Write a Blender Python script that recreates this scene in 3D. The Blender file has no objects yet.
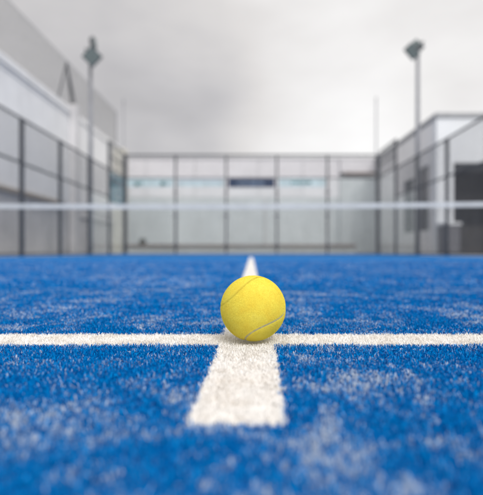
import bpy, math, random
import numpy as np
from mathutils import Vector, Matrix
random.seed(7)
S = bpy.context.scene
COL = S.collection
R = math.radians
CAM_H = 0.086

# ------------------------------------------------------------------ materials
def new_mat(name):
    m = bpy.data.materials.new(name); m.use_nodes = True
    nt = m.node_tree; nt.nodes.clear()
    out = nt.nodes.new('ShaderNodeOutputMaterial')
    return m, nt, out

def N(nt, kind, **kw):
    n = nt.nodes.new(kind)
    for k, v in kw.items():
        if k.startswith('i_'):
            n.inputs[k[2:].replace('_', ' ')].default_value = v
        else:
            setattr(n, k, v)
    return n

def ramp(nt, src, stops):
    r = N(nt, 'ShaderNodeValToRGB')
    e = r.color_ramp.elements
    e[0].position, e[0].color = stops[0][0], stops[0][1]
    e[1].position, e[1].color = stops[-1][0], stops[-1][1]
    for p, c in stops[1:-1]:
        x = e.new(p); x.color = c
    nt.links.new(src, r.inputs[0])
    return r.outputs[0]

def g(v): return (v, v, v, 1)

def surf(name, col, rough=0.6, var=0.12, scale=3.0, streak=0.0, metallic=0.0, bump=0.0, col2=None):
    """painted / mineral surface with blotches and vertical run-off streaks"""
    m, nt, out = new_mat(name)
    b = N(nt, 'ShaderNodeBsdfPrincipled'); b.inputs['Roughness'].default_value = rough
    b.inputs['Metallic'].default_value = metallic
    geo = N(nt, 'ShaderNodeNewGeometry')
    n1 = N(nt, 'ShaderNodeTexNoise', i_Scale=scale, i_Detail=6.0, i_Roughness=0.6)
    nt.links.new(geo.outputs['Position'], n1.inputs['Vector'])
    c2 = col2 or tuple(x * (1 - var * 2.2) for x in col[:3])
    c1 = tuple(col[:3])
    colr = ramp(nt, n1.outputs[0], [(0.3, (*c2, 1)), (0.62, (*c1, 1))])
    last = colr
    if streak:
        mp = N(nt, 'ShaderNodeMapping'); mp.inputs['Scale'].default_value = (3.0, 3.0, 0.18)
        nt.links.new(geo.outputs['Position'], mp.inputs[0])
        n2 = N(nt, 'ShaderNodeTexNoise', i_Scale=2.2, i_Detail=5.0, i_Roughness=0.65)
        nt.links.new(mp.outputs[0], n2.inputs['Vector'])
        f = ramp(nt, n2.outputs[0], [(0.45, g(1.0)), (0.72, g(1.0 - streak))])
        mx = N(nt, 'ShaderNodeMixRGB', blend_type='MULTIPLY'); mx.inputs[0].default_value = 1
        nt.links.new(last, mx.inputs[1]); nt.links.new(f, mx.inputs[2]); last = mx.outputs[0]
    nt.links.new(last, b.inputs['Base Color'])
    if bump:
        n3 = N(nt, 'ShaderNodeTexNoise', i_Scale=scale * 14, i_Detail=4.0)
        nt.links.new(geo.outputs['Position'], n3.inputs['Vector'])
        bp = N(nt, 'ShaderNodeBump'); bp.inputs['Strength'].default_value = bump; bp.inputs['Distance'].default_value = 0.01
        nt.links.new(n3.outputs[0], bp.inputs['Height']); nt.links.new(bp.outputs[0], b.inputs['Normal'])
    nt.links.new(b.outputs[0], out.inputs[0])
    return m

M = {}
M['post'] = surf('charcoal painted steel', (0.055, 0.062, 0.075), 0.45, 0.15, 5, metallic=0.0)
M['wire'] = surf('fence wire', (0.16, 0.165, 0.18), 0.5, 0.1, 8)
M['net_cord'] = surf('net cord', (0.035, 0.045, 0.05), 0.8, 0.1, 8)
M['band'] = surf('net band vinyl', (0.60, 0.62, 0.63), 0.5, 0.06, 6)
M['white_wall'] = surf('white render', (0.86, 0.86, 0.87), 0.8, 0.05, 0.8, streak=0.10, bump=0.3)
M['white_trim'] = surf('white trim', (0.82, 0.82, 0.83), 0.7, 0.06, 2, streak=0.12)
M['grey_trim'] = surf('grey coping', (0.42, 0.43, 0.45), 0.7, 0.12, 2, streak=0.15)
M['low_wall'] = surf('grey plinth render', (0.68, 0.67, 0.68), 0.85, 0.10, 1.0, streak=0.14, bump=0.3)
M['back_up'] = surf('pale grey facade', (0.78, 0.77, 0.80), 0.8, 0.05, 0.7, streak=0.08, bump=0.2)
M['back_low'] = surf('green grey facade', (0.61, 0.645, 0.665), 0.8, 0.07, 0.6, streak=0.12, bump=0.2)
M['right_side'] = surf('warm grey render', (0.90, 0.895, 0.905), 0.8, 0.06, 0.9, streak=0.10, bump=0.2)
M['right_front'] = surf('cool white cladding', (0.80, 0.83, 0.87), 0.6, 0.04, 0.9, streak=0.08)
M['beige'] = surf('beige coping', (0.34, 0.29, 0.24), 0.8, 0.12, 3, streak=0.1)
M['brown'] = surf('brown timber', (0.25, 0.20, 0.18), 0.7, 0.18, 6)
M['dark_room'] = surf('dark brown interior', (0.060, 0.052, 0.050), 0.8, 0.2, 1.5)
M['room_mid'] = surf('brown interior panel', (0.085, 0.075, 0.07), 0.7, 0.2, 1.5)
M['cream'] = surf('cream column', (0.72, 0.70, 0.63), 0.8, 0.08, 2, streak=0.12)
M['teal'] = surf('teal print', (0.07, 0.34, 0.40), 0.5, 0.25, 3, col2=(0.04, 0.17, 0.24))
M['pale_teal'] = surf('pale turquoise print', (0.56, 0.68, 0.69), 0.5, 0.12, 3)
M['mid_teal'] = surf('mid teal ink', (0.10, 0.24, 0.25), 0.5, 0.2, 4)
M['navy'] = surf('navy print', (0.025, 0.05, 0.11), 0.5, 0.2, 4)
M['pale_ink'] = surf('pale ink', (0.22, 0.28, 0.36), 0.5, 0.1, 4)
M['galv'] = surf('galvanised pole', (0.24, 0.25, 0.28), 0.5, 0.12, 4, metallic=0.2)
M['lamp_body'] = surf('lamp housing', (0.075, 0.085, 0.095), 0.45, 0.15, 8)
M['lamp_glass'] = surf('lamp lens', (0.16, 0.20, 0.20), 0.15, 0.15, 12)
M['cabinet'] = surf('grey cabinet', (0.16, 0.16, 0.18), 0.5, 0.12, 3, streak=0.1)
M['concrete'] = surf('concrete apron', (0.36, 0.36, 0.35), 0.9, 0.15, 0.5, bump=0.4)
M['cloth'] = surf('dark olive canvas', (0.07, 0.07, 0.06), 0.9, 0.2, 12)
M['netting'] = surf('grey netting cord', (0.30, 0.30, 0.30), 0.8, 0.1, 6)

def window_glass():
    m, nt, out = new_mat('dark window pane')
    b = N(nt, 'ShaderNodeBsdfPrincipled'); b.inputs['Roughness'].default_value = 0.08
    geo = N(nt, 'ShaderNodeNewGeometry')
    n = N(nt, 'ShaderNodeTexNoise', i_Scale=1.5, i_Detail=3.0); nt.links.new(geo.outputs['Position'], n.inputs['Vector'])
    nt.links.new(ramp(nt, n.outputs[0], [(0.35, (0.035, 0.038, 0.042, 1)), (0.65, (0.075, 0.08, 0.085, 1))]), b.inputs['Base Color'])
    nt.links.new(b.outputs[0], out.inputs[0]); return m
M['pane'] = window_glass()

def clear_glass():
    m, nt, out = new_mat('tempered court glass')
    tr = N(nt, 'ShaderNodeBsdfTransparent'); tr.inputs[0].default_value = (0.945, 0.96, 0.962, 1)
    gl = N(nt, 'ShaderNodeBsdfGlossy'); gl.inputs['Roughness'].default_value = 0.02
    fr = N(nt, 'ShaderNodeFresnel', i_IOR=1.5)
    g0 = N(nt, 'ShaderNodeNewGeometry')     # both faces of the thin pane reflect alike
    io = N(nt, 'ShaderNodeMapRange'); io.inputs[3].default_value = 1.5; io.inputs[4].default_value = 1/1.5
    nt.links.new(g0.outputs['Backfacing'], io.inputs[0]); nt.links.new(io.outputs[0], fr.inputs[0])
    mx = N(nt, 'ShaderNodeMixShader')
    nt.links.new(fr.outputs[0], mx.inputs[0]); nt.links.new(tr.outputs[0], mx.inputs[1]); nt.links.new(gl.outputs[0], mx.inputs[2])
    df = N(nt, 'ShaderNodeBsdfDiffuse'); df.inputs[0].default_value = (0.45, 0.50, 0.50, 1)
    geo = N(nt, 'ShaderNodeNewGeometry')
    n = N(nt, 'ShaderNodeTexNoise', i_Scale=0.9, i_Detail=7.0, i_Roughness=0.7); nt.links.new(geo.outputs['Position'], n.inputs['Vector'])
    dust = ramp(nt, n.outputs[0], [(0.35, g(0.02)), (0.7, g(0.07))])
    m2 = N(nt, 'ShaderNodeMixShader')
    nt.links.new(dust, m2.inputs[0]); nt.links.new(mx.outputs[0], m2.inputs[1]); nt.links.new(df.outputs[0], m2.inputs[2])
    nt.links.new(m2.outputs[0], out.inputs[0])
    return m
M['glass'] = clear_glass()

# --- artificial turf: sand drifts shared by the fibres and the base sheet
def sand_factor(nt):
    geo = N(nt, 'ShaderNodeNewGeometry')
    mp = N(nt, 'ShaderNodeMapping'); mp.inputs['Scale'].default_value = (1, 1, 0)
    nt.links.new(geo.outputs['Position'], mp.inputs[0])
    def noise(scale, detail, off, rough=0.6, dist=0.0):
        m2 = N(nt, 'ShaderNodeMapping'); m2.inputs['Location'].default_value = (off, off * 1.7, 0)
        nt.links.new(mp.outputs[0], m2.inputs[0])
        n = N(nt, 'ShaderNodeTexNoise', i_Scale=scale, i_Detail=detail, i_Roughness=rough, i_Distortion=dist)
        nt.links.new(m2.outputs[0], n.inputs['Vector']); return n.outputs[0]
    def mr(src, a, b, c=0.0, d=1.0):
        x = N(nt, 'ShaderNodeMapRange', clamp=True, interpolation_type='SMOOTHSTEP')
        for i, v in enumerate((a, b, c, d)): x.inputs[i + 1].default_value = v
        nt.links.new(src, x.inputs[0]); return x.outputs[0]
    def mth(op, a, b):
        x = N(nt, 'ShaderNodeMath', operation=op)
        for i, v in enumerate((a, b)):
            if isinstance(v, (int, float)): x.inputs[i].default_value = v
            else: nt.links.new(v, x.inputs[i])
        return x.outputs[0]
    big = mr(noise(3.6, 5, 11.3, 0.6, 0.5), 0.42, 0.60)
    mid = mr(noise(19.0, 6, 3.1, 0.68, 0.6), 0.43, 0.63)
    fine = mr(noise(150.0, 4, 5.7, 0.75), 0.44, 0.60)
    a = mth('ADD', mth('MULTIPLY', big, 0.76), 0.33)
    bb = mth('MULTIPLY', a, mth('ADD', mth('MULTIPLY', mid, 0.95), 0.05))
    return mth('MULTIPLY', bb, mth('ADD', mth('MULTIPLY', fine, 1.0), 0.20)), mr, mth

BLUE_D, BLUE_L = (0.0006, 0.085, 0.32, 1), (0.0015, 0.285, 0.70, 1)
SAND = (0.52, 0.58, 0.66, 1)
def turf_fibre():
    m, nt, out = new_mat('blue turf fibre')
    sf, mr, mth = sand_factor(nt)
    at = N(nt, 'ShaderNodeAttribute', attribute_name='shade')   # per-fibre random
    sep = N(nt, 'ShaderNodeSeparateColor'); nt.links.new(at.outputs['Color'], sep.inputs[0])
    blue = ramp(nt, sep.outputs[0], [(0.0, BLUE_D), (0.55, (0.0006, 0.170, 0.49, 1)), (1.0, BLUE_L)])
    # a fibre is dusted with sand when its own random number falls under the local amount of sand
    d = mth('SUBTRACT', mth('MULTIPLY', sf, 1.06), sep.outputs[1])
    k = mr(d, -0.08, 0.12, 0.0, 0.88)
    mx = N(nt, 'ShaderNodeMixRGB'); nt.links.new(k, mx.inputs[0]); nt.links.new(blue, mx.inputs[1]); mx.inputs[2].default_value = SAND
    b = N(nt, 'ShaderNodeBsdfPrincipled'); b.inputs['Roughness'].default_value = 0.45
    b.inputs['Specular IOR Level'].default_value = 0.0
    nt.links.new(mx.outputs[0], b.inputs['Base Color'])
    nt.links.new(b.outputs[0], out.inputs[0]); return m
def turf_base():
    m, nt, out = new_mat('blue turf sheet')
    sf, mr, mth = sand_factor(nt)
    geo = N(nt, 'ShaderNodeNewGeometry')
    n = N(nt, 'ShaderNodeTexNoise', i_Scale=320.0, i_Detail=3.0); nt.links.new(geo.outputs['Position'], n.inputs['Vector'])
    blue = ramp(nt, n.outputs[0], [(0.35, (0.001, 0.100, 0.34, 1)), (0.65, (0.0015, 0.185, 0.53, 1))])
    k = mth('MULTIPLY', sf, 0.42)
    mx = N(nt, 'ShaderNodeMixRGB'); nt.links.new(k, mx.inputs[0]); nt.links.new(blue, mx.inputs[1]); mx.inputs[2].default_value = SAND
    b = N(nt, 'ShaderNodeBsdfPrincipled'); b.inputs['Roughness'].default_value = 0.9
    b.inputs['Specular IOR Level'].default_value = 0.0
    bp = N(nt, 'ShaderNodeBump'); bp.inputs['Strength'].default_value = 0.4; bp.inputs['Distance'].default_value = 0.003
    nt.links.new(n.outputs[0], bp.inputs['Height']); nt.links.new(bp.outputs[0], b.inputs['Normal'])
    nt.links.new(mx.outputs[0], b.inputs['Base Color'])
    nt.links.new(b.outputs[0], out.inputs[0]); return m
def line_fibre():
    m, nt, out = new_mat('white turf fibre')
    at = N(nt, 'ShaderNodeAttribute', attribute_name='shade')
    sep = N(nt, 'ShaderNodeSeparateColor'); nt.links.new(at.outputs['Color'], sep.inputs[0])
    geo = N(nt, 'ShaderNodeNewGeometry')
    n = N(nt, 'ShaderNodeTexNoise', i_Scale=38.0, i_Detail=5.0, i_Roughness=0.65); nt.links.new(geo.outputs['Position'], n.inputs['Vector'])
    c = ramp(nt, sep.outputs[0], [(0.0, (0.80, 0.78, 0.75, 1)), (1.0, (0.95, 0.94, 0.93, 1))])
    dirt = ramp(nt, n.outputs[0], [(0.36, (0.84, 0.80, 0.75, 1)), (0.6, (1, 1, 1, 1))])
    mx = N(nt, 'ShaderNodeMixRGB', blend_type='MULTIPLY'); mx.inputs[0].default_value = 0.8
    nt.links.new(c, mx.inputs[1]); nt.links.new(dirt, mx.inputs[2])
    b = N(nt, 'ShaderNodeBsdfPrincipled'); b.inputs['Roughness'].default_value = 0.6
    nt.links.new(mx.outputs[0], b.inputs['Base Color'])
    nt.links.new(b.outputs[0], out.inputs[0]); return m
M['fibre'], M['turf'], M['line_fibre'] = turf_fibre(), turf_base(), line_fibre()
M['line'] = surf('white line sheet', (0.86, 0.84, 0.81), 0.9, 0.06, 30)

def felt():
    m, nt, out = new_mat('yellow felt')
    b = N(nt, 'ShaderNodeBsdfPrincipled'); b.inputs['Roughness'].default_value = 0.95
    b.inputs['Specular IOR Level'].default_value = 0.1
    tc = N(nt, 'ShaderNodeTexCoord')
    n = N(nt, 'ShaderNodeTexNoise', i_Scale=60.0, i_Detail=6.0, i_Roughness=0.65); nt.links.new(tc.outputs['Object'], n.inputs['Vector'])
    n2 = N(nt, 'ShaderNodeTexNoise', i_Scale=900.0, i_Detail=3.0); nt.links.new(tc.outputs['Object'], n2.inputs['Vector'])
    c = ramp(nt, n.outputs[0], [(0.3, (0.97, 0.80, 0.11, 1)), (0.55, (0.985, 0.87, 0.14, 1)), (0.75, (0.99, 0.90, 0.19, 1))])
    nt.links.new(c, b.inputs['Base Color'])
    bp = N(nt, 'ShaderNodeBump'); bp.inputs['Strength'].default_value = 0.25; bp.inputs['Distance'].default_value = 0.0004
    nt.links.new(n2.outputs[0], bp.inputs['Height']); nt.links.new(bp.outputs[0], b.inputs['Normal'])
    tl = N(nt, 'ShaderNodeBsdfTranslucent'); nt.links.new(c, tl.inputs[0])      # thin wool lets some light through
    ms = N(nt, 'ShaderNodeMixShader'); ms.inputs[0].default_value = 0.12
    nt.links.new(b.outputs[0], ms.inputs[1]); nt.links.new(tl.outputs[0], ms.inputs[2])
    nt.links.new(ms.outputs[0], out.inputs[0]); return m
M['felt'] = felt()
M['seam'] = surf('rubber seam', (0.58, 0.53, 0.30), 0.8, 0.1, 300)

# ------------------------------------------------------------------ mesh helpers
class MB:
    def __init__(s): s.v = []; s.f = []
    def box(s, x0, x1, y0, y1, z0, z1):
        n = len(s.v)
        s.v += [(x0,y0,z0),(x1,y0,z0),(x1,y1,z0),(x0,y1,z0),(x0,y0,z1),(x1,y0,z1),(x1,y1,z1),(x0,y1,z1)]
        s.f += [tuple(n+i for i in q) for q in ((0,3,2,1),(4,5,6,7),(0,1,5,4),(1,2,6,5),(2,3,7,6),(3,0,4,7))]
        return s
    def bar(s, a, b, w, h=None, up=(0,0,1)):
        a, b = Vector(a), Vector(b); h = h or w
        d = (b - a).normalized(); u = Vector(up)
        if abs(d.dot(u)) > 0.99: u = Vector((0,1,0))
        r = d.cross(u).normalized(); u = r.cross(d)
        n = len(s.v)
        for p in (a, b):
            for i, j in ((-1,-1),(1,-1),(1,1),(-1,1)):
                s.v.append(tuple(p + r*(w/2*i) + u*(h/2*j)))
        s.f += [tuple(n+i for i in q) for q in ((0,3,2,1),(4,5,6,7),(0,1,5,4),(1,2,6,5),(2,3,7,6),(3,0,4,7))]
        return s
    def tube(s, pts, rs, seg=12):
        pts = [Vector(p) for p in pts]; n0 = len(s.v)
        if not hasattr(rs, '__len__'): rs = [rs]*len(pts)
        for i, p in enumerate(pts):
            d = (pts[min(i+1, len(pts)-1)] - pts[max(i-1, 0)]).normalized()
            u = Vector((0,0,1)) if abs(d.z) < 0.95 else Vector((0,1,0))
            r = d.cross(u).normalized(); u = r.cross(d)
            for k in range(seg):
                a = 2*math.pi*k/seg
                s.v.append(tuple(p + (r*math.cos(a) + u*math.sin(a))*rs[i]))
        for i in range(len(pts)-1):
            for k in range(seg):
                a, b = n0+i*seg+k, n0+i*seg+(k+1)%seg
                s.f.append((a, b, b+seg, a+seg))
        s.f.append(tuple(n0+k for k in reversed(range(seg)))); e = n0+(len(pts)-1)*seg
        s.f.append(tuple(e+k for k in range(seg)))
        return s
    def build(s, name, mat, parent=None, bevel=0.0, smooth=False):
        me = bpy.data.meshes.new(name); me.from_pydata(s.v, [], s.f); me.update()
        o = bpy.data.objects.new(name, me); COL.objects.link(o); me.materials.append(mat)
        if parent: 
            o.parent = parent
            o.location = -parent.location
        if bevel:
            b = o.modifiers.new('bevel', 'BEVEL'); b.width = bevel; b.segments = 2; b.limit_method = 'ANGLE'
        if smooth: me.polygons.foreach_set('use_smooth', [True]*len(me.polygons))
        return o
def box(name, mat, parent, *a, bevel=0.0): return MB().box(*a).build(name, mat, parent, bevel)
def tag(o, label=None, cat=None, group=None, kind=None):
    if label: o['label'] = label
    if cat: o['category'] = cat
    if group: o['group'] = group
    if kind: o['kind'] = kind
    return o
def thing(name, loc, label, cat, group=None):
    o = bpy.data.objects.new(name, None); o.empty_display_size = 0.2; o.location = loc; COL.objects.link(o)
    return tag(o, label, cat, group)
def np_mesh(name, verts, loops, starts, totals, mat, attr=None, parent=None):
    me = bpy.data.meshes.new(name)
    me.vertices.add(len(verts)); me.vertices.foreach_set('co', verts.astype(np.float32).ravel())
    me.loops.add(len(loops)); me.loops.foreach_set('vertex_index', loops.astype(np.int32))
    me.polygons.add(len(starts)); me.polygons.foreach_set('loop_start', starts.astype(np.int32))
    me.polygons.foreach_set('loop_total', totals.astype(np.int32))
    if attr is not None:
        a = me.attributes.new('shade', 'FLOAT_COLOR', 'POINT')
        a.data.foreach_set('color', attr.astype(np.float32).ravel())
    me.update(calc_edges=True); me.materials.append(mat)
    o = bpy.data.objects.new(name, me); COL.objects.link(o)
    if parent: o.parent = parent
    return o

# ------------------------------------------------------------------ ground, turf, lines
box('ground', M['concrete'], None, -300, 300, -60, 400, -0.30, -0.02)['kind'] = 'structure'
turf = MB().box(-5.0, 5.0, -3.2, 17.42, -0.016, -0.006).build('turf', M['turf']); turf['kind'] = 'structure'

LX = -0.0045            # middle of the centre line
SY0, SY1 = 0.426, 0.480  # service line
CY0 = 0.2305            # near end of the centre line's stub
NET_Y = 7.39
ln = MB().box(-5.0, 5.0, SY0, SY1, -0.006, -0.0048).build('service_line', M['line']); ln['kind'] = 'structure'
HW = 0.0266
def line_x(y):          # the short stub towards the camera is laid slightly askew
    return LX - 0.0030*np.clip((SY0-y)/(SY0-CY0), 0, 1.2)
cl = MB().bar((line_x(CY0), CY0, -0.0054), (LX, SY0, -0.0054), 2*HW, 0.0012)
cl.box(LX-HW, LX+HW, SY1, NET_Y, -0.006, -0.0048)
cl = cl.build('centre_line', M['line']); cl['kind'] = 'structure'

rng = np.random.default_rng(4)
BALL = Vector((0.0016, 0.4400, 0.0299)); BR = 0.0325
def in_line(x, y, j):
    jx = x + j[:, 0] + 0.0009*np.sin(y*210+np.sin(y*90)*2); jy = y + j[:, 1] + 0.0006*np.sin(x*170+np.sin(x*77)*2)
    return ((jy > SY0) & (jy < SY1)) | ((np.abs(jx - line_x(y)) < HW) & (jy > CY0) & (jy < NET_Y))
def fibres(x, y, L, W, bend, zb):
    """curled flat fibres: 5 vertices each (two segments and a tip)"""
    n = len(x)
    az = rng.uniform(0, 2*np.pi, n); lean = rng.uniform(0.1, 1.0, n) * bend
    d = np.stack([np.cos(az), np.sin(az)], 1)
    wz = az + np.pi/2 + rng.normal(0, 0.5, n)
    w = np.stack([np.cos(wz), np.sin(wz)], 1)
    v = np.zeros((n, 5, 3))
    root = np.stack([x, y], 1)
    m1 = root + d * (L*lean*0.30)[:, None]
    tp = root + d * (L*lean)[:, None]
    h1 = L*0.55; h2 = L*np.sqrt(np.clip(1 - (lean*0.85)**2, 0.1, 1))
    v[:, 0, :2] = root - w*(W/2)[:, None]; v[:, 1, :2] = root + w*(W/2)[:, None]
    v[:, 2, :2] = m1 - w*(W*0.46)[:, None]; v[:, 3, :2] = m1 + w*(W*0.46)[:, None]
    v[:, 4, :2] = tp
    v[:, 0, 2] = v[:, 1, 2] = zb; v[:, 2, 2] = v[:, 3, 2] = zb + h1; v[:, 4, 2] = zb + h2
    return v
def build_fibres(name, v, mat):
    n = len(v); base = np.arange(n)*5
    q = np.stack([base, base+1, base+3, base+2, base+2, base+3, base+4], 1).ravel()
    st = np.stack([np.arange(n)*7, np.arange(n)*7+4], 1).ravel()
    tt = np.tile([4, 3], n)
    c = np.ones((n, 4)); c[:, 0] = rng.uniform(0, 1, n); c[:, 1] = rng.uniform(0, 1, n); c[:, 2] = rng.uniform(0, 1, n)
    o = np_mesh(name, v.reshape(-1, 3), q, st, tt, mat, np.repeat(c, 5, 0))
    o['kind'] = 'stuff'; return o
ZONES = [  # y0, y1, fibres per m2, length, width
    (0.09, 0.62, 640000, 0.0038, 0.00064),
    (0.62, 1.15, 240000, 0.0043, 0.0010),
    (1.15, 2.30, 45000, 0.0055, 0.0020),
    (2.30, 4.60, 9000, 0.0065, 0.0045)]
vb, vw = [], []
for y0, y1, dens, L0, W0 in ZONES:
    hw = 0.62*y1 + 0.16
    n = int(2*hw*(y1-y0)*dens)
    x = rng.uniform(-hw, hw, n); y = rng.uniform(y0, y1, n)
    keep = np.abs(x) < 0.62*y + 0.16
    # fibres grow in tufts: pull each root towards a jittered tuft grid
    x, y = x[keep], y[keep]; n = len(x)
    pitch = max(0.0018, W0*2.0)
    gx, gy = np.floor(x/pitch), np.floor(y/pitch)
    hsh = np.sin(gx*12.9898 + gy*78.233)*43758.5453; hsh -= np.floor(hsh)
    hs2 = np.sin(gx*39.346 + gy*11.135)*24634.6345; hs2 -= np.floor(hs2)
    cx, cy = (gx+0.2+0.6*hsh)*pitch, (gy+0.2+0.6*hs2)*pitch
    x = cx + (x-cx)*0.72; y = cy + (y-cy)*0.72
    L = L0*rng.uniform(0.55, 1.12, n)*(0.86+0.28*hsh); W = W0*rng.uniform(0.65, 1.25, n)
    # low-frequency unevenness of the pile
    L *= 1 + 0.12*np.sin(x*37+np.sin(y*23)*2)*np.sin(y*31+1.3)
    dist = np.hypot(x-BALL.x, y-BALL.y)
    press = np.clip((dist-0.004)/0.014, 0.22, 1.0)   # the ball presses the pile down
    L = L*press
    jit = np.stack([(hsh-0.5)*0.0026 + rng.normal(0, 0.0008, n), (hs2-0.5)*0.0026 + rng.normal(0, 0.0008, n)], 1)
    il = in_line(x, y, jit)
    v = fibres(x, y, L, W, 1.15, -0.0052)
    vb.append(v[~il]); vw.append(v[il])
build_fibres('turf_fibres', np.concatenate(vb), M['fibre'])
build_fibres('white_turf_fibres', np.concatenate(vw), M['line_fibre'])

# ------------------------------------------------------------------ tennis ball
ball = thing('tennis_ball', (BALL.x, BALL.y, BALL.z-BR), 'fuzzy yellow tennis ball with grey seam resting where the white lines cross', 'tennis ball')
MR = np.array([[0.05863464, -0.85307567, -0.51848229], [0.96012635, 0.19040626, -0.20470184], [0.27334843, -0.48580589, 0.83022483]])
b_ = 0.2; a_ = 0.8; c_ = 2*math.sqrt(a_*b_)
t = np.linspace(0, 2*np.pi, 721)[:-1]
P = np.stack([a_*np.cos(t)+b_*np.cos(3*t), a_*np.sin(t)-b_*np.sin(3*t), c_*np.sin(2*t)], 1) @ MR.T
SP = np.stack([P[:, 0], -P[:, 2], P[:, 1]], 1)     # view axes -> world axes (unit sphere)
def seam_dist(u):
    out = np.empty(len(u))
    for i in range(0, len(u), 20000):
        out[i:i+20000] = np.sqrt(np.clip(2-2*(u[i:i+20000] @ SP.T).max(1), 0, 4))
    return out*BR
import bmesh
bm = bmesh.new(); bmesh.ops.create_icosphere(bm, subdivisions=6, radius=1)
sv = np.array([v.co[:] for v in bm.verts]); sf_ = [[v.index for v in f.verts] for f in bm.faces]; bm.free()
sd = seam_dist(sv)
rad = BR*0.985 - 0.0004*np.exp(-(sd/0.0013)**2)
ctr = np.array([0, 0, BR])
body = sv*rad[:, None] + ctr
nf = 130000
u = rng.normal(size=(nf, 3)); u /= np.linalg.norm(u, axis=1)[:, None]
fd = seam_dist(u); kp = (fd > rng.uniform(0.0005, 0.0018, nf)) | ((u[:, 2] > 0.1) & (u[:, 0] < 0.6) & (rng.random(nf) < 0.94)); u = u[kp]; fd = fd[kp]; nf = len(u)   # worn pile lies over the upper seam
ups = SP[(SP[:, 2] > 0.1) & (SP[:, 0] < 0.6)]          # extra nap matted over the worn upper seam
ex = ups[rng.integers(0, len(ups), 16000)] + rng.normal(0, 0.022, (16000, 3)); ex /= np.linalg.norm(ex, axis=1)[:, None]
u = np.concatenate([u, ex]); fd = np.concatenate([fd, np.full(len(ex), 0.001)]); nf = len(u)
tg = np.cross(u, rng.normal(size=(nf, 3))); tg /= np.linalg.norm(tg, axis=1)[:, None]
wd = np.cross(u, tg)
hl = rng.uniform(0.0006, 0.0017, nf)*np.where(fd > 0.00115, np.clip(fd/0.003, 0.45, 1), 0.9); hw_ = 0.00012
r0 = u*(BR*0.983)
hv = np.zeros((nf, 5, 3))
mid = r0 + u*(hl*0.40)[:, None] + tg*(hl*0.35)[:, None]
tip = r0 + u*(hl*0.55)[:, None] + tg*(hl*1.0)[:, None]
hv[:, 0] = r0 - wd*hw_/2; hv[:, 1] = r0 + wd*hw_/2
hv[:, 2] = mid - wd*hw_/2; hv[:, 3] = mid + wd*hw_/2; hv[:, 4] = tip
hv += ctr
nb = len(body)
tri = np.array(sf_).ravel(); base = np.arange(nf)*5 + nb
q = np.stack([base, base+1, base+3, base+2, base+2, base+3, base+4], 1).ravel()
loops = np.concatenate([tri, q]); ntri = len(sf_)
st = np.concatenate([np.arange(ntri)*3, np.stack([np.arange(nf)*7, np.arange(nf)*7+4], 1).ravel() + ntri*3])
tt = np.concatenate([np.full(ntri, 3), np.tile([4, 3], nf)])
fo = np_mesh('felt_cover', np.concatenate([body, hv.reshape(-1, 3)]), loops, st, tt, M['felt'], None, ball)
fo.data.polygons.foreach_set('use_smooth', [True]*len(fo.data.polygons))
# seam: a slightly rounded ribbon lying in the groove
rb = MB(); ns = len(SP)
for i in range(ns):
    p = Vector(SP[i]); d = (Vector(SP[(i+1) % ns]) - Vector(SP[i-1])).normalized(); s_ = p.cross(d).normalized()
    for k, (o_, rr) in enumerate(((-1.6, 0.970), (-1.0, 0.979), (0, 0.982), (1.0, 0.979), (1.6, 0.970))):
        c = (p + s_*(o_*0.001/BR)).normalized()*(BR*rr); rb.v.append((c.x, c.y, c.z+BR))
for i in range(ns):
    j = (i+1) % ns
    for k in range(4): rb.f.append((i*5+k, j*5+k, j*5+k+1, i*5+k+1))
so = rb.build('seam', M['seam'], None, smooth=True); so.parent = ball

# ------------------------------------------------------------------ net
net = thing('court_net', (0, NET_Y, 0), 'low dark net with a white top band stretched across the whole court', 'net')
def net_top(x):   # sags to the middle
    return 0.885 + 0.02*(x/5) + 0.035*(abs(x)/5)**1.6
xs = np.linspace(-4.95, 4.95, 61)
bd = MB()
for i in range(60):
    x0, x1 = xs[i], xs[i+1]; z0, z1 = net_top(x0), net_top(x1); n = len(bd.v)
    for (x, z) in ((x0, z0), (x1, z1)):
        bd.v += [(x, NET_Y-0.006, z-0.075), (x, NET_Y+0.006, z-0.075), (x, NET_Y+0.006, z), (x, NET_Y-0.006, z)]
    bd.f += [(n, n+4, n+7, n+3), (n+1, n+2, n+6, n+5), (n+3, n+7, n+6, n+2), (n, n+1, n+5, n+4)]
bd.build('top_band', M['band'], net)
nm = MB()
k = 0
for i in range(231):
    x = -4.95 + i*0.043
    if x > 4.95: break
    nm.bar((x, NET_Y, 0.012), (x, NET_Y, net_top(x)-0.07), 0.0024)
for j in range(19):
    z = 0.012 + j*0.043
    nm.bar((-4.95, NET_Y+0.001, z), (4.95, NET_Y+0.003, z), 0.0024)
nm.build('mesh', M['net_cord'], net)
for sx in (-1, 1):
    p = MB().box(sx*4.96-0.03, sx*4.96+0.03, NET_Y-0.03, NET_Y+0.03, -0.005, 0.95).build('post', M['post'], net, bevel=0.005)

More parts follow.
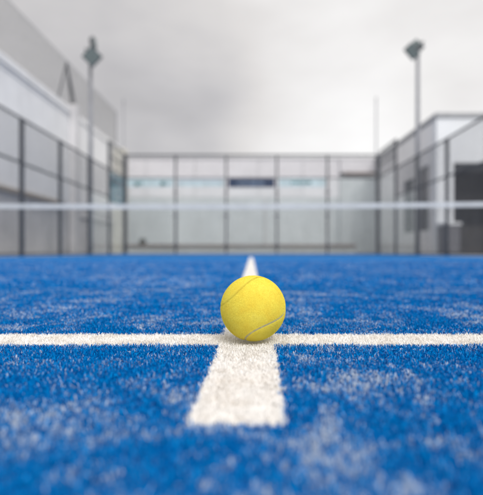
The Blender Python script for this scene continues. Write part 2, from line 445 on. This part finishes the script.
# ------------------------------------------------------------------ enclosure fences
def mesh_panel(a, b, z0, z1, parent, pitch=0.05, w=0.0042, mat=None, name='mesh_panel'):
    a, b = Vector(a), Vector(b); L = (b-a).length; d = (b-a)/L; mb = MB()
    n = int(round(L/pitch))
    for i in range(1, n):
        p = a + d*(L*i/n); mb.bar((p.x, p.y, z0), (p.x, p.y, z1), w)
    m = int(round((z1-z0)/pitch))
    off = Vector((-d.y, d.x, 0))*w
    for j in range(0, m+1):
        z = z0 + (z1-z0)*j/m
        mb.bar((a.x+off.x, a.y+off.y, z), (b.x+off.x, b.y+off.y, z), w)
    return mb.build(name, mat or M['wire'], parent)
BY = 17.40
back = thing('court_fence', (0, BY, 0), 'tall back fence of glass panels topped with wire mesh at far end of court', 'fence')
for i in range(-2, 4):
    x = -5 + 2*(i+2)
    w = 0.075 if i in (-2, 3) else 0.037
    MB().box(x-w, x+w, BY-0.05, BY+0.05, -0.02, 3.95).build('post', M['post'], back, bevel=0.006)
for i in range(5):
    x0, x1 = -5+2*i+0.07, -3+2*i-0.07
    MB().box(x0, x1, BY-0.006, BY+0.006, 0.03, 2.985).build('glass_panel', M['glass'], back)
    mesh_panel((x0-0.02, BY, 0), (x1+0.02, BY, 0), 3.04, 3.90, back)
    MB().box(x0-0.02, x1+0.02, BY-0.02, BY+0.02, 2.990, 3.03).build('rail', M['post'], back)
    MB().box(x0-0.02, x1+0.02, BY-0.02, BY+0.03, 3.885, 3.945).build('rail', M['post'], back)
    MB().box(x0-0.02, x1+0.02, BY-0.03, BY+0.03, -0.02, 0.028).build('base_profile', M['post'], back)
    for zc in (0.35, 1.5, 2.45):     # glass clamps
        for xx in (x0, x1): MB().box(xx-0.025, xx+0.025, BY-0.022, BY-0.008, zc-0.025, zc+0.025).build('clamp', M['post'], back)
def side_fence(sx, ys, label):
    y15, y13, y11, y9 = ys
    r = thing('court_fence', (sx*5.0, 11.4, 0), label, 'fence')
    X = sx*5.0
    for y, h in ((y15, 4.0), (y13, 3.0), (y11, 3.0), (y9, 3.0), (8.0, 3.0)):
        MB().box(X-0.035, X+0.035, y-0.05, y+0.05, -0.02, h).build('post', M['post'], r, bevel=0.006)
    bays = ((y15, 17.30, 'g3'), (y13, y15, 'g2'), (y11, y13, 'm'), (y9, y11, 'm'), (8.0, y9, 'm'))
    for y0, y1, k in bays:
        a, b = y0+0.06, y1-0.06
        if k == 'g3': gz, top = 2.985, 4.0
        elif k == 'g2': gz, top = 1.985, 3.0
        else: gz, top = 0, 3.0
        if gz:
            MB().box(X-0.006, X+0.006, a, b, 0.03, gz).build('glass_panel', M['glass'], r)
            MB().box(X-0.02, X+0.02, a-0.005, b+0.005, gz+0.004, gz+0.045).build('rail', M['post'], r)
            MB().box(X-0.03, X+0.03, a, b, -0.02, 0.028).build('base_profile', M['post'], r)
        else:
            MB().box(X-0.018, X+0.018, a-0.005, b+0.005, 2.0, 2.04).build('rail', M['post'], r)
            MB().box(X-0.018, X+0.018, a-0.005, b+0.005, 0.02, 0.06).build('rail', M['post'], r)
        mesh_panel((X, a, 0), (X, b, 0), (gz+0.05) if gz else 0.06, top-0.03, r)
        MB().box(X-0.02, X+0.02, a-0.005, b+0.005, top-0.035, top+0.004).build('rail', M['post'], r)
        if k == 'g3': MB().box(X-0.018, X+0.018, a-0.005, b+0.005, 3.46, 3.49).build('rail', M['post'], r)
    return r
side_fence(-1, (15.45, 13.55, 11.50, 9.58), 'stepped side fence of wire mesh and glass in front of white wall on left')
side_fence(1, (15.25, 13.3, 11.25, 9.3), 'stepped side fence of wire mesh and glass beside dark doorway on right')

# ------------------------------------------------------------------ floodlights
def floodlight(sx, label):
    X = sx*5.12; Y = 14.0 if sx < 0 else 13.55
    r = thing('floodlight_mast', (X, Y, 0), label, 'floodlight', 'floodlight masts beside the court')
    MB().tube([(X, Y, -0.02), (X, Y, 3.0), (X, Y, 6.35)], [0.075, 0.065, 0.05], 16).build('pole', M['galv'], r, smooth=True)
    MB().box(X-0.14, X+0.14, Y-0.14, Y+0.14, -0.02, 0.0).build('base_plate', M['galv'], r)
    MB().bar((X, Y-0.42, 6.36), (X, Y+0.42, 6.36), 0.05).build('cross_arm', M['lamp_body'], r)
    return r, X, Y
def lamp(r, c, size, rx, ry, rz):
    c = Vector(c); w, h, d = size
    mat = Matrix.Rotation(rz, 3, 'Z') @ Matrix.Rotation(ry, 3, 'Y') @ Matrix.Rotation(rx, 3, 'X')
    def put(mb): mb.v = [tuple(mat @ Vector(v) + c) for v in mb.v]; return mb
    b = put(MB().box(-w/2, w/2, 0, d, -h/2, h/2)).build('lamp_head', M['lamp_body'], r, bevel=0.008)
    fins = MB()
    for i in range(9):
        x = -w/2 + w*(i+0.5)/9; fins.box(x-0.006, x+0.006, d+0.0005, d+0.05, -h*0.42, h*0.42)
    f = put(fins).build('cooling_fins', M['lamp_body']); f.parent = b
    l = put(MB().box(-w*0.44, w*0.44, -0.006, -0.0005, -h*0.44, h*0.44)).build('lens', M['lamp_glass']); l.parent = b
    return b
# left mast: one head seen broad, the other edge-on above it
r, X, Y = floodlight(-1, 'slim grey floodlight mast rising in front of the white building')
lamp(r, (X+0.17, Y-0.36, 6.15), (0.44, 0.46, 0.10), R(20), R(43), R(20))
lamp(r, (X-0.0, Y+0.40, 6.95), (0.18, 0.36, 0.10), R(-12), R(10), R(75))
MB().bar((X, Y+0.40, 6.36), (X-0.0, Y+0.40, 6.80), 0.04).build('bracket', M['lamp_body'], r)
MB().bar((X, Y-0.38, 6.36), (X+0.06, Y-0.34, 6.2), 0.04).build('bracket', M['lamp_body'], r)
r, X, Y = floodlight(1, 'slim grey floodlight mast rising in front of the grey building')
lamp(r, (X-0.30, Y-0.36, 6.10), (0.27, 0.44, 0.10), R(20), R(-40), R(-20))
lamp(r, (X+0.12, Y+0.40, 6.64), (0.27, 0.38, 0.10), R(-10), R(-38), R(-20))
MB().bar((X, Y+0.40, 6.36), (X+0.10, Y+0.42, 6.58), 0.04).build('bracket', M['lamp_body'], r)
MB().bar((X, Y-0.38, 6.36), (X-0.26, Y-0.33, 6.18), 0.04).build('bracket', M['lamp_body'], r)
for x, y, h, rad_, lab in ((7.25, 25.6, 9.0, 0.04, 'thin bare mast standing behind the far right corner of the court'),
                           (-7.62, 26.2, 9.1, 0.035, 'faint pale mast standing behind the far left corner of the court')):
    r = thing('mast', (x, y, 0), lab, 'mast', 'masts behind the far buildings')
    MB().tube([(x, y, -0.02), (x, y, h*0.5), (x, y, h)], [rad_*1.3, rad_, rad_*0.8], 12).build('pole', M['galv'], r, smooth=True)
    MB().tube([(x, y, h), (x, y, h+0.12)], [rad_*1.2, rad_*0.4], 12).build('cap', M['galv'], r)

# ------------------------------------------------------------------ left building
lb = thing('white_building', (-7, 12, 0), 'long white rendered building with coping and beige ledge left of court', 'building')
box('wall', M['white_wall'], lb, -12, -7.0, 2.0, 23.2, 1.92, 5.38)
box('plinth', M['low_wall'], lb, -12, -7.03, 2.0, 23.2, -0.02, 1.915)
box('ledge', M['beige'], lb, -7.028, -6.86, 2.0, 16.15, 1.80, 1.93, bevel=0.01)
box('ledge', M['low_wall'], lb, -7.028, -6.93, 17.25, 23.1, 1.50, 1.62, bevel=0.01)
box('coping', M['white_trim'], lb, -12.05, -6.93, 1.95, 16.85, 5.385, 5.64, bevel=0.02)
box('coping', M['white_trim'], lb, -12.05, -6.95, 17.28, 23.25, 5.385, 5.62, bevel=0.02)
box('band_course', M['white_trim'], lb, -6.998, -6.975, 2.0, 16.84, 5.26, 5.36)
box('pilaster', M['low_wall'], lb, -6.998, -6.72, 16.86, 17.24, -0.02, 5.76, bevel=0.01)
box('pilaster', M['cream'], lb, -6.998, -6.42, 22.2, 22.9, -0.02, 5.34, bevel=0.01)
box('pilaster', M['white_trim'], lb, -6.998, -6.93, 10.6, 10.85, 1.935, 5.25)

# grey ball-stop netting above it
bs = thing('ball_stop_net', (-7.1, 14, 5.6), 'fine grey ball-stop netting above the white wall with braced posts', 'netting')
mesh_panel((-7.1, 3.0, 0), (-7.1, 23.1, 0), 5.63, 7.42, bs, pitch=0.045, w=0.0044, mat=M['netting'], name='netting')
for y in (6.5, 11.6, 23.1):
    MB().tube([(-7.1, y, 5.62), (-7.1, y, 7.46)], 0.03, 10).build('post', M['galv'], bs)
for y1 in (16.1, 17.5, 17.95):
    MB().tube([(-7.1, y1, 5.62), (-7.1, 16.9, 7.36)], 0.03 if y1 != 17.5 else 0.045, 10).build('brace', M['post'], bs)
MB().tube([(-7.1, 3.0, 7.43), (-7.1, 23.1, 7.43)], 0.008, 6).build('top_cable', M['galv'], bs)

# ------------------------------------------------------------------ far building behind the glass
fb = thing('far_building', (0, 25, 0), 'wide pale grey building directly behind the far glass fence', 'building')
box('wall', M['back_up'], fb, -6.98, 5.0, 25.0, 31, 3.2, 5.38)
box('lower_wall', M['back_low'], fb, -6.98, 5.0, 25.02, 31, -0.02, 3.196)
box('parapet', M['back_up'], fb, -6.98, 5.0, 24.94, 31.0, 5.384, 5.42, bevel=0.01)
for x in (-6.0, -3.2, 0.4, 2.9):
    box('panel_joint', M['grey_trim'], fb, x-0.012, x+0.012, 24.985, 24.998, 3.2, 5.37)
    box('drain_pipe', M['low_wall'], fb, x+0.36, x+0.44, 24.9, 24.98, 0.0, 3.1) if x == 0.4 else None
# projecting block at the right end with a brown lintel
pb = thing('annex', (6, 24, 0), 'grey block with brown lintel at right end behind far glass fence', 'annex')
box('wall', M['back_low'], pb, 5.01, 6.98, 24.86, 31, -0.02, 4.40)
box('upper_wall', M['back_up'], pb, 5.02, 6.98, 24.87, 31, 4.60, 5.32)
box('lintel', M['brown'], pb, 5.20, 6.99, 24.72, 24.855, 4.42, 4.58, bevel=0.01)
box('coping', M['back_up'], pb, 5.01, 6.98, 24.83, 31, 5.325, 5.42)
# low wall with a brown plank
lw = thing('garden_wall', (0, 21.5, 0), 'low pale wall with brown timber top behind the far glass fence', 'wall')
box('base', M['back_low'], lw, -6.2, 5.05, 21.5, 21.75, -0.02, 0.30)
box('timber_top', M['brown'], lw, -6.25, 5.10, 21.40, 21.85, 0.304, 0.46, bevel=0.01)
# small dark bag left on it
bag = thing('bag', (-5.35, 21.62, 0.46), 'small dark bag lying on the low timber topped wall', 'bag')
bb = MB()
prof = [(0.0, 0.16), (0.05, 0.19), (0.13, 0.19), (0.21, 0.15), (0.27, 0.08), (0.285, 0.03)]
for z, a in prof:
    for k in range(14):
        th = 2*math.pi*k/14; bb.v.append((-5.35+a*math.cos(th)*(1+0.08*math.sin(3*th)), 21.62+a*0.6*math.sin(th), 0.461+z))
for i in range(len(prof)-1):
    for k in range(14):
        bb.f.append((i*14+k, i*14+(k+1)%14, (i+1)*14+(k+1)%14, (i+1)*14+k))
bb.f += [tuple(reversed(range(14))), tuple(range((len(prof)-1)*14, len(prof)*14))]
bb.build('body', M['cloth'], bag, smooth=True)
MB().tube([(-5.43, 21.62, 0.70), (-5.41, 21.62, 0.78), (-5.35, 21.62, 0.81), (-5.29, 21.62, 0.78), (-5.27, 21.62, 0.70)], 0.013, 8).build('handle', M['cloth'], bag)

# ------------------------------------------------------------------ right building
rb_ = thing('grey_building', (9, 18, 0), 'grey flat roofed building with large dark doorway right of court', 'building')
# side wall along the court, built round its two openings
X0, X1 = 7.0, 7.25
W = [(17.35, 18.45), (18.95, 20.25)]   # y ranges of the windows (near, far)
wm = MB()
wm.box(X0, X1, 16.88, 17.35, -0.02, 5.14); wm.box(X0, X1, 18.45, 18.95, -0.02, 5.14); wm.box(X0, X1, 20.25, 24.9, -0.02, 5.14)
for (a, b), (z0, z1) in zip(W, ((0.95, 3.55), (0.95, 3.30))):
    wm.box(X0, X1, a, b, -0.02, z0); wm.box(X0, X1, a, b, z1, 5.14)
wm.build('side_wall', M['right_side'], rb_)
for (a, b), (z0, z1) in zip(W, ((0.95, 3.55), (0.95, 3.30))):
    wf = MB()
    wf.box(X0+0.08, X0+0.14, a+0.001, a+0.06, z0, z1); wf.box(X0+0.08, X0+0.14, b-0.06, b-0.001, z0, z1)
    wf.box(X0+0.08, X0+0.14, a+0.06, b-0.06, z0+0.001, z0+0.06); wf.box(X0+0.08, X0+0.14, a+0.06, b-0.06, z1-0.06, z1-0.001)
    wf.box(X0+0.08, X0+0.14, a+0.06, b-0.06, 1.98, 2.06)
    w = wf.build('window', M['post'], rb_)
    pn = MB().box(X0+0.10, X0+0.12, a+0.06, b-0.06, z0+0.06, z1-0.06).build('pane', M['pane']); pn.parent = w
    pn.location = (0, 0, 0)
# front facade facing the camera, around the doorway
fr_ = MB()
fr_.box(6.98, 7.62, 16.6, 16.875, -0.02, 5.16)
fr_.box(7.62, 13.4, 16.6, 16.875, 3.46, 5.16)
fr_.box(12.6, 13.4, 16.6, 16.875, -0.02, 3.46)
fr_.build('front_wall', M['right_front'], rb_)
box('parapet', M['grey_trim'], rb_, 6.93, 13.5, 16.53, 24.9, 5.163, 5.33, bevel=0.015)
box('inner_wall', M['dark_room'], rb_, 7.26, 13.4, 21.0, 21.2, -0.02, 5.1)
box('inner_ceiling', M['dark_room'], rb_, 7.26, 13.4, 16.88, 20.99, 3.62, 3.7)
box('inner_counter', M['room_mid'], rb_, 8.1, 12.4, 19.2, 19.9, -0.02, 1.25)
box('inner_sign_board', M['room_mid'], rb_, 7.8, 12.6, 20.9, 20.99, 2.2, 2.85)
box('door_jamb', M['post'], rb_, 7.625, 7.69, 16.70, 16.80, -0.02, 3.455)
box('shutter_box', M['post'], rb_, 7.70, 12.59, 16.95, 17.25, 3.22, 3.61)
for x in (9.35, 11.0):
    box('door_mullion', M['post'], rb_, x-0.03, x+0.03, 16.72, 16.80, -0.02, 3.455)
# grey cabinet by the doorway
cb = thing('service_cabinet', (7.3, 16.3, 0), 'waist high dark grey cabinet against the wall beside the dark doorway', 'cabinet')
box('body', M['cabinet'], cb, 7.02, 7.56, 15.95, 16.55, 0.06, 1.06, bevel=0.015)
box('lid', M['right_front'], cb, 6.98, 7.60, 15.90, 16.57, 1.065, 1.16, bevel=0.015)
box('plinth', M['post'], cb, 7.05, 7.53, 15.98, 16.52, -0.02, 0.057)
box('handle', M['galv'], cb, 7.46, 7.49, 15.925, 15.947, 0.5, 0.7)

# ------------------------------------------------------------------ banners on the fence
def banner(name, x0, x1, z0, z1, mat, label, marks, mark_mat, cat='banner'):
    r = thing(name, ((x0+x1)/2, BY-0.015, z0), label, cat, 'sponsor banners on the far fence')
    MB().box(x0, x1, BY-0.018, BY-0.012, z0, z1).build('cloth', mat, r)
    if marks:
        m = MB()
        for a, b, c, d in marks: m.box(a, b, BY-0.024, BY-0.019, c, d)
        m.build('print', mark_mat, r)
banner('banner', -4.9, -3.08, 2.66, 2.98, M['pale_teal'], 'pale turquoise banner with two dark smudged marks, leftmost on far fence',
       [(-4.62, -4.42, 2.70, 2.84), (-4.38, -4.30, 2.74, 2.86), (-3.60, -3.42, 2.70, 2.86), (-3.38, -3.32, 2.72, 2.80)], M['mid_teal'])
banner('banner', -2.92, -1.08, 2.68, 2.98, M['pale_teal'], 'plain pale turquoise banner with darker upper edge left of navy banner',
       [(-2.9, -1.1, 2.88, 2.97)], M['back_low'])
banner('banner', -0.92, 0.92, 2.64, 2.98, M['navy'], 'dark navy banner hung in the middle of the far fence',
       [(-0.55, -0.40, 2.76, 2.85), (-0.36, -0.14, 2.76, 2.85), (-0.08, 0.22, 2.76, 2.85), (0.28, 0.50, 2.76, 2.85)], M['pale_ink'])
banner('banner', 1.08, 2.92, 2.66, 2.98, M['pale_teal'], 'pale turquoise banner with dark wordmark right of navy banner',
       [(1.55, 1.68, 2.78, 2.88), (1.71, 1.95, 2.78, 2.88), (1.99, 2.12, 2.78, 2.88), (2.15, 2.36, 2.78, 2.88)], M['mid_teal'])
tp = thing('poster', (-5.03, 16.6, 1.9), 'teal poster fixed outside the left side glass near far corner', 'poster')
MB().box(-5.032, -5.024, 15.6, 17.25, 1.88, 2.96).build('sheet', M['teal'], tp)
MB().box(-5.0225, -5.018, 15.75, 17.1, 2.55, 2.80).build('print', M['navy'], tp)
MB().box(-5.0225, -5.018, 16.2, 16.9, 2.02, 2.14).build('print', M['pale_teal'], tp)

# ------------------------------------------------------------------ light and sky
sun_dir = Vector((0.32, -0.88, 1.05)).normalized()      # towards the sun: high, behind the scene, to the right
el = math.asin(sun_dir.z); az = math.atan2(sun_dir.x, sun_dir.y)
sl = bpy.data.lights.new('sun', 'SUN'); sl.energy = 1.6; sl.angle = R(28); sl.color = (1.0, 0.965, 0.92)
so = bpy.data.objects.new('sun', sl); COL.objects.link(so)
so.rotation_euler = sun_dir.to_track_quat('Z', 'Y').to_euler()

w = bpy.data.worlds.new('World'); S.world = w; w.use_nodes = True
nt = w.node_tree; nt.nodes.clear()
out = N(nt, 'ShaderNodeOutputWorld')
sky = N(nt, 'ShaderNodeTexSky', sky_type='NISHITA', sun_disc=False)
sky.sun_elevation = el; sky.sun_rotation = az
bg1 = N(nt, 'ShaderNodeBackground'); bg1.inputs[1].default_value = 0.10
nt.links.new(sky.outputs[0], bg1.inputs[0])
tc = N(nt, 'ShaderNodeTexCoord')
def vm(op, a, b=None):
    x = N(nt, 'ShaderNodeVectorMath', operation=op)
    nt.links.new(a, x.inputs[0]) if not isinstance(a, tuple) else setattr(x.inputs[0], 'default_value', a)
    if b is not None:
        nt.links.new(b, x.inputs[1]) if not isinstance(b, tuple) else setattr(x.inputs[1], 'default_value', b)
    return x
def mth(op, a, b=0.0):
    x = N(nt, 'ShaderNodeMath', operation=op)
    for i, v in enumerate((a, b)):
        if isinstance(v, (int, float)): x.inputs[i].default_value = v
        else: nt.links.new(v, x.inputs[i])
    return x.outputs[0]
def mr(src, a, b, c, d):
    x = N(nt, 'ShaderNodeMapRange', clamp=True, interpolation_type='SMOOTHSTEP')
    for i, v in enumerate((a, b, c, d)): x.inputs[i+1].default_value = v
    nt.links.new(src, x.inputs[0]); return x.outputs[0]
D = vm('NORMALIZE', tc.outputs['Generated']).outputs[0]
sep = N(nt, 'ShaderNodeSeparateXYZ'); nt.links.new(D, sep.inputs[0])
wn = N(nt, 'ShaderNodeTexNoise', i_Scale=3.0, i_Detail=3.0); nt.links.new(D, wn.inputs['Vector'])
warp = mth('MULTIPLY', mth('SUBTRACT', wn.outputs[0], 0.5), 0.24)
def blob(px, py, r_in, r_out, amt):
    d = Vector(((px-251.5)/440, 1.0, (252-py)/440)).normalized()
    s = N(nt, 'ShaderNodeVectorMath', operation='DISTANCE'); nt.links.new(D, s.inputs[0]); s.inputs[1].default_value = tuple(d)
    return mr(mth('ADD', s.outputs['Value'], warp), r_in, r_out, amt, 0.0)
# cloud deck: grey to the left, brighter to the right, with billows
val = mr(mth('ADD', sep.outputs['X'], mth('MULTIPLY', warp, 0.8)), -0.30, 0.30, 0.60, 0.86)
for b in (blob(165, 108, 0.02, 0.30, -0.11), blob(225, 80, 0.02, 0.22, -0.05), blob(60, 60, 0.05, 0.30, -0.015),
          blob(330, 118, 0.02, 0.26, 0.07), blob(150, 40, 0.02, 0.16, 0.05), blob(165, 150, 0.0, 0.08, 0.05), blob(250, 150, 0.0, 0.10, 0.05), blob(255, 12, 0.02, 0.2, 0.04), blob(480, 30, 0.05, 0.3, -0.03)):
    val = mth('ADD', val, b)
mp = N(nt, 'ShaderNodeMapping'); mp.inputs['Scale'].default_value = (1, 1, 2.4); nt.links.new(D, mp.inputs[0])
cn = N(nt, 'ShaderNodeTexNoise', i_Scale=4.6, i_Detail=7.0, i_Roughness=0.50); nt.links.new(mp.outputs[0], cn.inputs['Vector'])
val = mth('ADD', val, mth('MULTIPLY', mth('SUBTRACT', cn.outputs[0], 0.5), 0.24))
cr = ramp(nt, val, [(0.0, (0, 0, 0, 1)), (0.55, (0.54, 0.525, 0.53, 1)), (0.72, (0.725, 0.70, 0.685, 1)), (1.0, (1.0, 0.99, 0.98, 1))])
bg2 = N(nt, 'ShaderNodeBackground'); bg2.inputs[1].default_value = 1.0
# the deck is thinner and brighter overhead
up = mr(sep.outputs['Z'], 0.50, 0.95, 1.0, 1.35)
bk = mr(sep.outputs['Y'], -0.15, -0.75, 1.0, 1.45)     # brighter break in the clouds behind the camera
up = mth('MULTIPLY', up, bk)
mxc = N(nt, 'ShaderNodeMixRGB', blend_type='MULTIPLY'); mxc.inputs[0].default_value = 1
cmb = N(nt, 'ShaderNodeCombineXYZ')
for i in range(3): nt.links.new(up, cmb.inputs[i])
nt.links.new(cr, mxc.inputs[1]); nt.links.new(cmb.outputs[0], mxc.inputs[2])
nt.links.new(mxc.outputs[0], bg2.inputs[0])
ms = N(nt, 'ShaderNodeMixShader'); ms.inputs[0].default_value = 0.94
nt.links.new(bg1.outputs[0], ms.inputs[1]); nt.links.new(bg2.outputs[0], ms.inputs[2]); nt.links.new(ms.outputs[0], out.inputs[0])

# ------------------------------------------------------------------ camera
cam = bpy.data.cameras.new('camera'); co = bpy.data.objects.new('camera', cam); COL.objects.link(co)
co.location = (0, 0, CAM_H); co.rotation_euler = (R(90), 0, 0)
cam.sensor_fit = 'HORIZONTAL'; cam.sensor_width = 36.0; cam.lens = 36.0*440/483
cam.sensor_fit = 'VERTICAL'; cam.sensor_height = 36.0; cam.lens = 36.0*440/495
cam.shift_x = -(251.5-241.5)/495; cam.shift_y = (252-247.5)/495
cam.clip_start = 0.01; cam.clip_end = 1000
cam.dof.use_dof = True; cam.dof.focus_distance = 0.432
cam.dof.aperture_fstop = (cam.lens)/7.3; cam.dof.aperture_blades = 0
S.camera = co

S.view_settings.view_transform = 'Standard'; S.view_settings.look = 'None'
S.view_settings.exposure = 0.13; S.view_settings.gamma = 1.0; S.view_settings.use_curve_mapping = False
S.cycles.use_denoising = True
S.cycles.max_bounces = 8; S.cycles.transparent_max_bounces = 16
